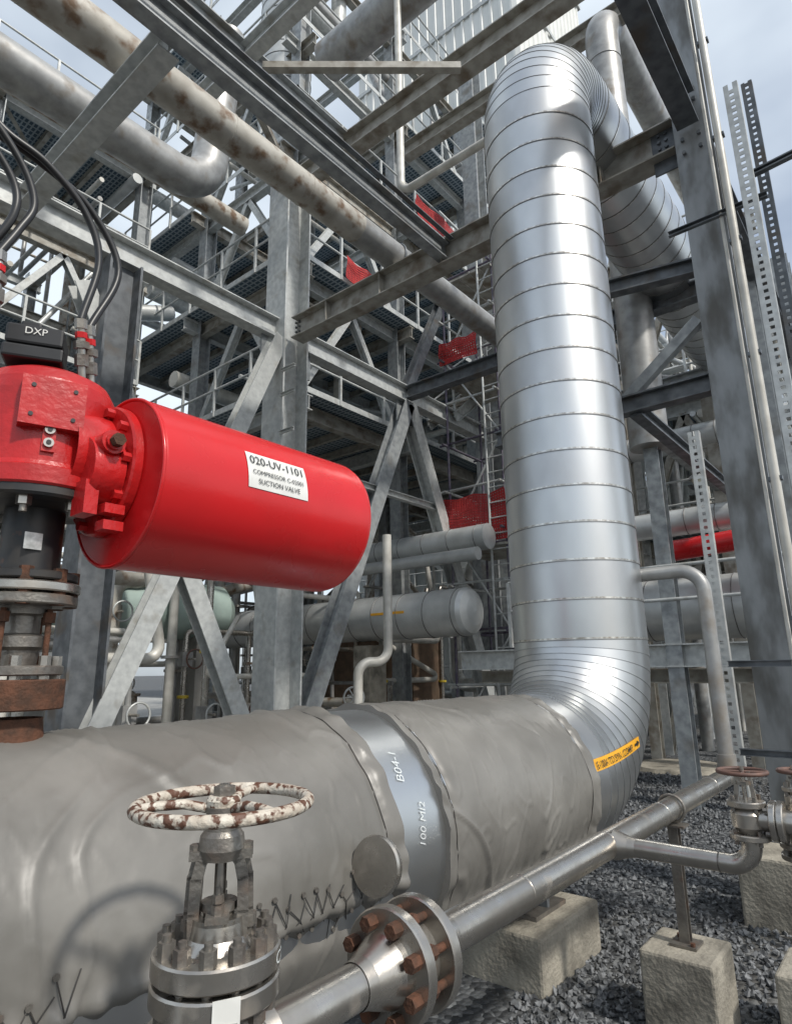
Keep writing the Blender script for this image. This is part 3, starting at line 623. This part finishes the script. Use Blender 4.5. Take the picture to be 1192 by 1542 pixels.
structure('process_structure.004',[-14,-9,-4,1,6,11],[25,30],[3,6,9,12],14,npipes=80,joist=2,cs=.35,mats=('galvl','galvb','galvl'))
structure('process_structure.005',[20,25,30],[13,18,24],[2.5,5.5,8.5,12],15,npipes=60,joist=2,cs=.35,mats=('galvl','galvb','galvl'))
random.seed(21);gp=MB()
for n in range(50):
    a=random.uniform(2.2,13);b=random.uniform(8.2,13.5);r=random.choice((.04,.05,.06,.08,.11));m=random.choice(('pipew','pipe','pipec','pipew','ss'))
    h=random.uniform(-.6,2.6);pts=[(a,b,Z0),(a,b,h),(a+random.choice((-1,1))*random.uniform(.6,2.5),b,h),(a+random.choice((-1,1))*1.5,b,h+random.uniform(.8,2.5))]
    gp.tube(fillet(pts,r*2.2,5),r,m,12)
    for q in range(2):
        zz=random.uniform(Z0+.3,max(Z0+.5,h));gp.flange((a,b,zz),(0,0,1),r*2,.05,random.choice(('ss','pipec','yel','pipe')),0);
    if random.random()<.5:
        c=V((a,b-.3,random.uniform(-1,h)));gp.torus(c,(0,1,0),.16,.015,random.choice(('ss','rustr','galvl')),20,6);gp.cyl(c,c+V((0,.3,0)),.02,'ss',8);gp.box(c+V((0,.3,0)),(.2,.16,.24),'pipe')
gp.make('ground_level_piping')
wp=MB();wp.tube(fillet([(8.0,6.75,2.2),(8.0,6.75,.12),(7.5,6.95,.12),(7.5,6.95,Z0)],.22),.075,'pipew',16)
wp.torus((8.1,7.6,-.45),(.6,.8,0),.17,.018,'galvl',24,6)
for i in range(3):
    th=i*math.pi/3;d=V((.8*math.cos(th),-.6*math.cos(th),math.sin(th)))*.17;wp.cyl(V((8.1,7.6,-.45))-d,V((8.1,7.6,-.45))+d,.012,'galvl',6)
wp.cyl((8.1,7.6,-.45),(8.45,8.05,-.45),.04,'ss',10);wp.make('white_drain_pipe')
vs_=MB();vs_.rev((3.5,10.5,1.1),(1,0,0),[(0,.0001),(.1,.35),(.3,.52),(3.8,.52),(4.0,.35),(4.1,.0001)],'vess',36);
for a in(4.3,6.8):vs_.box((a,10.5,-.3),(.2,.7,2.9),'concg')
vs_.make('horizontal_vessel')
pd=MB();pd.box((12.5,11,-.4),(1.2,3.4,2.7),'brown');pd.box((12.5,11,1.02),(1.5,3.7,.14),'conc');pd.box((9.4,8.4,-.65),(.5,.4,2.2),'conc');pd.make('concrete_equipment_pedestal')
# ---------------------------------------------------------------- scaffold tower + ladder
sc=MB();A0,A1,B0,B1=10.3,11.6,5.75,7.0
for a in(A0,A1):
    for b in(B0,B1):sc.tube([(a,b,Z0),(a,b,8.6)],.028,'purple',8)
for i in range(6):
    z=Z0+.5+i*1.9
    for b in(B0,B1):sc.tube([(A0-.2,b,z),(A1+.2,b,z)],.026,'purple',8);sc.tube([(A0-.2,b,z+.9),(A1+.2,b,z+.9)],.026,'galvl',8)
    for a in(A0,A1):sc.tube([(a,B0-.2,z+.05),(a,B1+.2,z+.05)],.026,'purple',8);sc.tube([(a,B0-.2,z+.95),(a,B1+.2,z+.95)],.026,'galvl',8)
    sc.tube([(A0,B0,z),(A0,B1,z+1.9)] if i%2 else [(A0,B1,z),(A0,B0,z+1.9)],.022,'galvl',8)
for z in(2.3,5.9,8.2):
    for j in range(5):sc.box((10.95,5.85+j*.26,z-.05),(1.5,.24,.045),'galvb')
for b in(B0-.12,B0+.28):sc.tube([(A0-.12,b,Z0),(A0-.12,b,8.8)],.025,'galvl',8)
for i in range(35):sc.tube([(A0-.12,B0-.12,Z0+.3+i*.3),(A0-.12,B0+.28,Z0+.3+i*.3)],.014,'galvl',6)
sc.make('scaffold_tower')
rn=MB()
def net(p,q,h):
    p=V(p);q=V(q);L=(q-p).length;nn=(q-p).cross(V((0,0,1))).normalized()
    def S(u,v):return p.lerp(q,u)+V((0,0,h*v-.06*math.sin(u*math.pi*2)**2*v))+nn*noise.noise(V((u*L*1.5,v*2,p.x)))*.09
    nu=int(L/.055);nv_=int(h/.055)
    for i in range(nu+1):
        u=i/nu
        for j in range(4):rn.bar(S(u,j/4),S(u,(j+1)/4),.032,.006,'rednet',up=nn)
    for j in range(nv_+1):
        v=j/nv_
        for i in range(8):rn.bar(S(i/8,v),S((i+1)/8,v),.032,.006,'rednet',up=nn)
net((10.2,7.1,2.35),(10.2,5.7,2.35),.95);net((10.25,5.7,2.35),(11.6,5.65,2.35),.85);net((10.25,7.1,6.3),(10.25,6.2,6.3),.5)
net((11.2,8.3,11.1),(13.5,8.3,11.1),.8);net((8.6,8.3,8.15),(9.9,8.3,8.15),.5)
rn.make('red_safety_netting')
sr=MB()
def stair(p,q,w):
    p=V(p);q=V(q);n=int(abs(q.z-p.z)/.2);side=(q-p).cross(V((0,0,1))).normalized()*w
    for s_ in(V((0,0,0)),side):
        sr.C(p+s_,q+s_,'galvl',.22,.06);
        for k in(.95,.5):sr.cyl(p+s_+V((0,0,k)),q+s_+V((0,0,k)),.022,'galvl',6)
        for i in range(0,n+1,4):
            e=(p+s_).lerp(q+s_,i/n);sr.bar(e,e+V((0,0,.95)),.04,.04,'galvl')
    for i in range(n):
        e=p.lerp(q,(i+.5)/n)+side*.5;sr.box(e,(.26,w,.035) if abs(q.x-p.x)>abs(q.y-p.y) else (w,.26,.035),'galvb')
stair((10.6,7.7,5.2),(14.2,7.7,8.1),.7);stair((7.0,10.0,2.0),(7.0,13.6,5.2),.7)
sr.make('steel_stairway')
# ---------------------------------------------------------------- white corrugated building
wb=MB()
def ribwall(p,q,z0,z1,step=.6):
    p=V(p);q=V(q);L=(q-p).length;d=(q-p).normalized();n_=V((d.y,-d.x,0));k=int(L/step);prof=[]
    for i in range(k):
        t=i*step
        for x,y in((0,0),(.38,0),(.43,.08),(.55,.08)):prof.append(p+d*(t+x)+n_*y)
    prof.append(q)
    m=len(prof);vs=[V((e.x,e.y,z)) for z in(z0,z1) for e in prof];wb.add(vs,[(i,i+1,m+i+1,m+i) for i in range(m-1)],'wall')
ribwall((24,22,0),(24,11,0),Z0,42);ribwall((24,11,0),(33,11,0),Z0,42)
for z in(9,14.5,21,28,35):
    wb.box((23.9,16.5,z),(.06,11.4,.25),'galvl');wb.box((28.5,10.88,z),(9.3,.06,.25),'galvl')
wb.box((28.5,16.5,42.1),(9.4,11.4,.3),'galvl');wb.box((33.05,16.5,20),(.1,11,44),'wall');wb.box((28.5,22.05,20),(9,.1,44),'wall')
for b,z in((13,23),(14.5,18),(16,30)):wb.box((23.8,b,z),(.15,.8,1.0),'galvd');wb.box((23.6,b,z+.9),(.5,1.1,.1),'galvl')
wb.make('white_corrugated_building')
bb=MB();bb.box((40,10,.2),(4,16,4.1),'brown');bb.box((40,10,2.4),(4.6,16.6,.3),'galvb')
for i in range(6):bb.box((37.95,4+i*2.3,.2),(.1,1.0,1.2),'galvd')
bb.make('equipment_shelter')
mh=MB();mh.rev((12.2,3.7,Z0+.002),U,[(0,.8),(.06,.75),(.06,.0001)],'conc',36);mh.make('manhole_cover')
fl_=MB();fl_.rev((11.5,2.6,3.35),(0,0,-1),[(0,.03),(.1,.05),(.18,.16),(.24,.17)],'galvl',20);fl_.rev((11.5,2.6,3.12),(0,0,-1),[(0,.13),(.07,.1),(.1,.0001)],'lamp',20);fl_.cyl((11.5,2.6,3.35),(11.5,2.6,4),.02,'galvl',8);fl_.make('flood_lamp')
# ---------------------------------------------------------------- camera
f_,th,ro,yaw=953.3,.24345,.015995,.68543
F=V((math.cos(yaw),math.sin(yaw),0));R=V((math.sin(yaw),-math.cos(yaw),0));UU=V((0,0,1))
F2=F*math.cos(th)+UU*math.sin(th);U2=-F*math.sin(th)+UU*math.cos(th)
Rr=R*math.cos(ro)-U2*math.sin(ro);Ur=R*math.sin(ro)+U2*math.cos(ro)
cam=bpy.data.cameras.new('Camera');cam.sensor_fit='VERTICAL';cam.sensor_height=36;cam.lens=f_/1542*36;cam.clip_end=2000;cam.clip_start=.05
co=bpy.data.objects.new('Camera',cam);COL.objects.link(co)
co.matrix_world=Matrix(((Rr.x,Ur.x,-F2.x,0),(Rr.y,Ur.y,-F2.y,0),(Rr.z,Ur.z,-F2.z,0),(0,0,0,1)))
SC.camera=co
for o in list(COL.objects):
    if o.parent is None:o.location.z+=1.75
# ---------------------------------------------------------------- light
el=math.radians(46);sd=V((-.10,-.95,0)).normalized()*math.cos(el)+V((0,0,math.sin(el)))
sun=bpy.data.lights.new('sun','SUN');sun.energy=3.2;sun.angle=math.radians(4);sun.color=(1,.955,.88);so=bpy.data.objects.new('sun',sun);COL.objects.link(so)
so.rotation_mode='QUATERNION';so.rotation_quaternion=sd.to_track_quat('Z','Y')
w=bpy.data.worlds.new('World');SC.world=w;w.use_nodes=True;nt=w.node_tree;bg=nt.nodes['Background'];sk=nt.nodes.new('ShaderNodeTexSky');sk.sky_type='NISHITA';sk.sun_disc=False
sk.sun_elevation=el;sk.sun_rotation=math.atan2(sd.x,sd.y);sk.dust_density=3;sk.air_density=1.0;sk.ozone_density=1
tc=nt.nodes.new('ShaderNodeTexCoord');mp_=nt.nodes.new('ShaderNodeMapping');mp_.inputs['Scale'].default_value=(1,1,2.0);nz=nt.nodes.new('ShaderNodeTexNoise');nz.inputs['Scale'].default_value=1.5;nz.inputs['Detail'].default_value=5
mr=nt.nodes.new('ShaderNodeMapRange');mr.inputs[1].default_value=.36;mr.inputs[2].default_value=.62;mr.inputs[3].default_value=.30;mr.inputs[4].default_value=.92
mx=nt.nodes.new('ShaderNodeMix');mx.data_type='RGBA';mx.inputs[7].default_value=(6.6,7.3,7.9,1)
nt.links.new(tc.outputs['Generated'],mp_.inputs[0]);nt.links.new(mp_.outputs[0],nz.inputs['Vector']);nt.links.new(nz.outputs[0],mr.inputs[0]);nt.links.new(mr.outputs[0],mx.inputs[0]);nt.links.new(sk.outputs[0],mx.inputs[6]);nt.links.new(mx.outputs[2],bg.inputs[0])
bg.inputs[1].default_value=.145
SC.view_settings.view_transform='Standard';SC.view_settings.look='None';SC.view_settings.exposure=0
